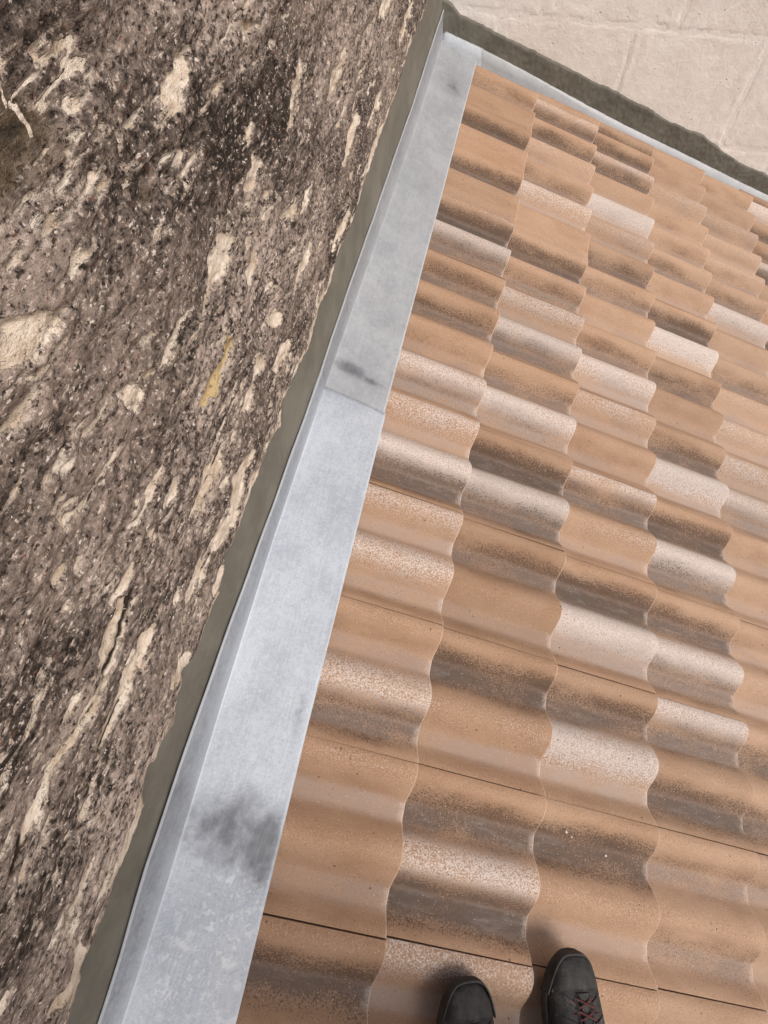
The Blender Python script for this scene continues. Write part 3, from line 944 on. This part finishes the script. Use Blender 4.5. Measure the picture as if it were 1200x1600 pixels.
def far_flashing(a0, a1, lift, w, label, round_end=False):
    aa = np.linspace(a0, a1, max(12, int((a1 - a0) / .02)))
    rows, ed = [], []
    for i, a in enumerate(aa):
        x = FX0 + a * FC
        zr = -math.tan(PITCH) * x           # roof crest plane height under the wall line
        hgt = .026 - .024 * sstep(.1, 1.1, np.array([a]))[0] + .002 * math.sin(a * 7)
        k = 1.0
        if round_end:
            k = math.sin(min(1, (a - a0) / .012 + .25) * math.pi / 2)
        pr = [(-.004, hgt - .004), (.003, hgt), (.010, hgt - .0005), (.015, hgt - .004), (.024, -.008), (.030, -.022), (.033, -.034), (.070, -.044)]
        dr = .022 * float(sstep(.3, 1.0, np.array([a]))[0])
        pr = [(q[0], q[1] - (dr if i_ >= 3 else 0)) for i_, q in enumerate(pr)]
        rows.append([fw(a, zr + (z + .0) * (k if z > -.01 else 1) + lift, off * w + lift) for off, z in pr])
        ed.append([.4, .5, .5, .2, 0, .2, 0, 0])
    P = np.array(rows).transpose(1, 0, 2)
    z = np.zeros(P.shape[:2])
    me = grid_mesh('verge_flashing', P, {'smudge_shade': z + .12, 'oxide': z + .3, 'edge': np.array(ed).T}, flip=True)
    o = link('verge_flashing', me, M_ZINC)
    mod = o.modifiers.new('thickness', 'SOLIDIFY')
    mod.thickness = .0012
    mod.offset = -1
    tag(o, label, 'flashing', 'flashing strips under the pale wall')
    o['dull'] = .35 if round_end else .9
    return o


far_flashing(-.028, .150, .0016, 1.05, 'short pale metal strip with rounded end in the corner under the limestone wall', True)
far_flashing(.135, 3.6, 0, 1.0, 'long narrow grey flashing strip under the mortar of the limestone wall')

# ---------------------------------------------------------------- person: trail shoes at the bottom edge
person = empty('person', rw(.58, -.2, 0))
tag(person, 'person in black trail shoes with red laces standing on the tiles, toes only', 'person')
P_INV = Matrix.Translation(-person.location)


def shoe(tip_v, tip_u, yaw, sc, mirror):
    """shoe in local coords: +x to wearer's right, y forward (toe tip at 0), z up"""
    st = [  # y, half width left, half width right, centre x, top height, flatness
        (0.000, .012, .012, 0.000, .026, 0), (-.006, .026, .025, 0.000, .038, 0), (-.018, .038, .036, 0.001, .047, 0), (-.036, .047, .043, 0.001, .052, 0), (-.060, .053, .048, 0.002, .057, 0),
        (-.085, .055, .050, 0.002, .064, 0), (-.110, .053, .049, 0.003, .074, 0), (-.140, .048, .046, 0.003, .089, 0), (-.170, .043, .043, 0.003, .103, 0), (-.200, .040, .041, 0.002, .112, 0),
        (-.235, .039, .040, 0.0, .113, 0), (-.265, .037, .037, 0.0, .110, 0), (-.288, .030, .030, 0.0, .104, 0), (-.300, .016, .016, 0.0, .092, 0)]
    N = 24
    verts, faces = [], []
    for (y, wl_, wr_, cx, h, _) in st:
        for i in range(N):
            a = math.pi * i / (N - 1)
            ca, sa = math.cos(a), math.sin(a)
            w = wr_ if ca > 0 else wl_
            x = cx + w * math.copysign(abs(ca) ** .62, ca)
            zz = .020 + (h - .020) * (sa ** .78)
            zz += .0011 * math.sin(y * 190 + ca * 3) * sa
            verts.append((x * mirror, y, zz))
    for r in range(len(st) - 1):
        for i in range(N - 1):
            faces.append((r * N + i, r * N + i + 1, (r + 1) * N + i + 1, (r + 1) * N + i))
    faces.append(tuple(range(N)))
    faces.append(tuple(reversed(range((len(st) - 1) * N, len(st) * N))))
    mw = Matrix.Translation(rw(tip_v, tip_u, 0) - person.location) @ Matrix.Rotation(PITCH, 4, 'Y') @ Matrix.Rotation(yaw, 4, 'Z') @ Matrix.Scale(sc, 4)
    me = mesh_of('shoe', verts, faces)
    up = link('shoe', me, M_LEATHER, person)
    up.matrix_local = mw
    sub = up.modifiers.new('smooth', 'SUBSURF')
    sub.levels = sub.render_levels = 2

    def child(name, verts, faces, mat, subd=0, smooth=True):
        o = link(name, mesh_of(name, verts, faces), mat, up, smooth)
        if subd:
            s = o.modifiers.new('smooth', 'SUBSURF')
            s.levels = s.render_levels = subd
        return o
    # sole: outline extruded, with lugs
    outl = [(cx + wr_ * 1.0 + .004, y) for (y, wl_, wr_, cx, h, _) in st] + [(cx - wl_ - .004, y) for (y, wl_, wr_, cx, h, _) in reversed(st)]
    outl[0] = (outl[0][0], .005)
    outl[-1] = (outl[-1][0], .005)
    n = len(outl)
    vv = []
    for (z, k) in ((.001, .93), (.006, 1.0), (.020, 1.0), (.025, .955)):
        for (x, y) in outl:
            vv.append((x * k * mirror, (y + .15) * (1 - (1 - k) * .3) - .15, z + (.010 * max(0, 1 + y / .05) if z < .01 else .004 * max(0, 1 + y / .05))))
    ff = [(r * n + i, r * n + (i + 1) % n, (r + 1) * n + (i + 1) % n, (r + 1) * n + i) for r in range(3) for i in range(n)]
    ff += [tuple(reversed(range(n))), tuple(range(3 * n, 4 * n))]
    child('sole', vv, ff, M_RUBBER, 1)
    # toe cap: shell over the first stations
    vv, ff = [], []
    rows = st[:4] + [(-.044, .049, .0448, .0013, .0535, 0)]
    for r, (y, wl_, wr_, cx, h, _) in enumerate(rows):
        for i in range(N):
            a = math.pi * i / (N - 1)
            ca, sa = math.cos(a), math.sin(a)
            w = (wr_ if ca > 0 else wl_) + .0022
            yy = y + .002 - (.022 * (1 - sa) if r == len(rows) - 1 else 0) * 0
            if r == len(rows) - 1: yy = -.044 - .020 * (1 - sa)
            hh = h + .0022
            vv.append(((cx + w * math.copysign(abs(ca) ** .62, ca)) * mirror, yy, .021 + (hh - .021) * (sa ** .78)))
    for r in range(len(rows) - 1):
        for i in range(N - 1):
            ff.append((r * N + i, r * N + i + 1, (r + 1) * N + i + 1, (r + 1) * N + i))
    ff.append(tuple(range(N)))
    child('toe_cap', vv, ff, M_SUEDE, 2)

    vb, fb = [], []
    for r_, (dy, dz) in enumerate(((0, .018), (.002, .024), (.0018, .036), (0, .041))):
        for i in range(N):
            a = math.pi * i / (N - 1)
            ca = math.cos(a)
            yy = -.062 * abs(ca) ** 1.9
            w = .0488 if ca > 0 else .0535
            w = w * min(1, (abs(ca) ** .55))
            vb.append(((w + .0015) * math.copysign(1, ca) * mirror, yy + dy + .0015, dz - .012 * abs(ca) ** 3))
    for r_ in range(3):
        for i in range(N - 1):
            fb.append((r_ * N + i, r_ * N + i + 1, (r_ + 1) * N + i + 1, (r_ + 1) * N + i))
    ob = child('toe_bumper', vb, fb, M_RUBBER, 1)
    so = ob.modifiers.new('thickness', 'SOLIDIFY')
    so.thickness = .003

    def top_at(y, x):
        for a, b in zip(st[:-1], st[1:]):
            if b[0] <= y <= a[0]:
                q = (y - a[0]) / (b[0] - a[0])
                h = a[4] + (b[4] - a[4]) * q
                w = a[2] + (b[2] - a[2]) * q
                ca = min(.98, abs(x) / w) ** (1 / .62)
                return .020 + (h - .020) * (math.sqrt(1 - ca * ca) ** .78)
        return .1

    def ribbon(name, path, wd, th, mat):
        vv, ff = [], []
        for i, (x, y, z) in enumerate(path):
            p = Vector((x, y, z))
            d = (Vector(path[min(i + 1, len(path) - 1)]) - Vector(path[max(i - 1, 0)])).normalized()
            side = d.cross(Vector((0, 0, 1))).normalized() * wd
            upv = side.cross(d).normalized() * th
            for q in (side, upv, -side, -upv):
                vv.append(tuple(p + q))
        for i in range(len(path) - 1):
            for k in range(4):
                ff.append((i * 4 + k, i * 4 + (k + 1) % 4, i * 4 + 4 + (k + 1) % 4, i * 4 + 4 + k))
        ff += [(0, 1, 2, 3), tuple(len(path) * 4 - 1 - k for k in range(4))]
        return child(name, vv, ff, mat, 1)
    # overlays running from sole to eyelets on both sides
    for sgn in (-1, 1):
        for y0, y1 in ((-.050, -.066), (-.082, -.092), (-.115, -.120), (-.145, -.142)):
            path = []
            for q in np.linspace(0, 1, 9):
                x = sgn * (.047 * (1 - q) + .017 * q)
                y = y0 + (y1 - y0) * q
                path.append((x * mirror, y, top_at(y, x) + .0015))
            ribbon('overlay', path, .0055, .0016, M_SUEDE)
    # tongue
    path = [(0, y, top_at(y, 0) + .0022) for y in np.linspace(-.050, -.175, 12)]
    ribbon('tongue', path, .015, .0022, M_LEATHER)
    # crossing laces
    for r in range(6):
        y = -.056 - r * .0155
        for sgn in (-1, 1):
            path = []
            for q in np.linspace(-1, 1, 9):
                x = sgn * q * .0165
                yy = y - .006 * (q + 1)
                path.append((x * mirror, yy, top_at(yy, x) + .0052 + .0016 * (1 - q * q) + (.0012 if sgn > 0 else 0)))
            ribbon('lace', path, .0021, .0012, M_LACE)
    # eyelet loops
    for r in range(5):
        y = -.060 - r * .0165
        for sgn in (-1, 1):
            x0 = sgn * .0175
            path = [((x0 + sgn * .007 * q) * mirror, y - .001 * q, top_at(y, x0 + sgn * .007 * q) + .0042 * (1 - q) + .001) for q in np.linspace(0, 1, 4)]
            ribbon('eyelet_loop', path, .0019, .0011, M_LACE)
    return up


shoe(.442, -.030, math.radians(14), .98, -1)
shoe(.660, .043, math.radians(9), 1.04, 1)


def skin_obj(name, verts, edges, radii, mat, root=0):
    me = bpy.data.meshes.new(name)
    me.from_pydata([tuple(v) for v in verts], edges, [])
    me.update()
    o = link(name, me, mat, person, smooth=False)
    md = o.modifiers.new('skin', 'SKIN')
    if not me.skin_vertices:
        me.skin_vertices.new()
    for i, r in enumerate(radii):
        sv = me.skin_vertices[0].data[i]
        sv.radius = (r, r) if not isinstance(r, tuple) else r
        sv.use_root = (i == root)
    md.use_smooth_shade = True
    s = o.modifiers.new('smooth', 'SUBSURF')
    s.levels = s.render_levels = 2
    return o


def pl(v, u, h):
    b = rw(v, u, 0)
    return Vector((b.x, b.y, b.z + h)) - person.location


aL, aR = pl(.51, -.24, .10), pl(.72, -.18, .10)
hz = (aL.z + aR.z) / 2 + .82
hx, hy = (aL.x + aR.x) / 2, -.17
kL, kR = (aL + Vector((hx - .09, hy, hz))) / 2 + Vector((0, .05, 0)), (aR + Vector((hx + .09, hy, hz))) / 2 + Vector((0, .05, 0))
skin_obj('trousers', [(hx, hy, hz + .06), (hx - .09, hy, hz - .04), kL, aL, (hx + .09, hy, hz - .04), kR, aR, (hx, hy, hz + .14)],
         [(0, 1), (1, 2), (2, 3), (0, 4), (4, 5), (5, 6), (0, 7)], [(.15, .11), .095, .07, .062, .095, .07, .062, (.15, .11)], M_JEAN)
cz = hz + .14
skin_obj('jacket', [(hx, hy - .01, cz - .04), (hx, hy + .0, cz + .2), (hx, hy + .01, cz + .40), (hx, hy + .02, cz + .47),
                    (hx - .17, hy, cz + .38), (hx - .24, hy - .06, cz + .12), (hx - .17, hy + .08, cz - .02),
                    (hx + .17, hy, cz + .38), (hx + .24, hy - .06, cz + .12), (hx + .17, hy + .08, cz - .02)],
         [(0, 1), (1, 2), (2, 3), (2, 4), (4, 5), (5, 6), (2, 7), (7, 8), (8, 9)],
         [(.17, .12), (.16, .12), (.17, .11), .07, .075, .058, .05, .075, .058, .05], M_JACKET)
body = skin_obj('body', [(hx, hy + .02, cz + .40), (hx, hy + .03, cz + .52), (hx, hy + .05, cz + .60), (hx, hy + .06, cz + .70), (hx, hy + .05, cz + .78), (hx, hy + .14, cz + .63)],
                [(0, 1), (1, 2), (2, 3), (3, 4), (2, 5)], [.06, .058, .072, .088, .06, .022], M_SKIN)
skin_obj('hair', [(hx, hy + .0, cz + .66), (hx, hy + .02, cz + .75), (hx, hy + .06, cz + .805)], [(0, 1), (1, 2)], [.085, .098, .07], M_HAIR)

# ---------------------------------------------------------------- small crumbs of white mortar on the near tiles
CRUMBS = ((.672, .243, .0032, 'larger white mortar crumb of the two together in a dark tile pan'), (.692, .236, .0022, 'smaller white mortar crumb of the two together in a dark tile pan'), (.792, .215, .0030, 'lone white mortar crumb near the lower edge of the dark tile pan'))
for i, (cv, cu, r, lab) in enumerate(CRUMBS):
    bm = bmesh.new()
    bmesh.ops.create_icosphere(bm, subdivisions=1, radius=r)
    for vv in bm.verts:
        vv.co = Vector((vv.co.x * random.uniform(.6, 1.5), vv.co.y * random.uniform(.6, 1.5), vv.co.z * random.uniform(.4, .8)))
    me = bpy.data.meshes.new('mortar_crumb')
    bm.to_mesh(me)
    bm.free()
    o = link('mortar_crumb', me, M_RENDER, smooth=False)
    sl = (cu / .15 - math.floor(cu / .15)) * .15
    o.location = rw(cv, cu, profile(.15 - sl) - .008 + r)
    tag(o, lab, 'crumb', 'white crumbs on the near tiles')
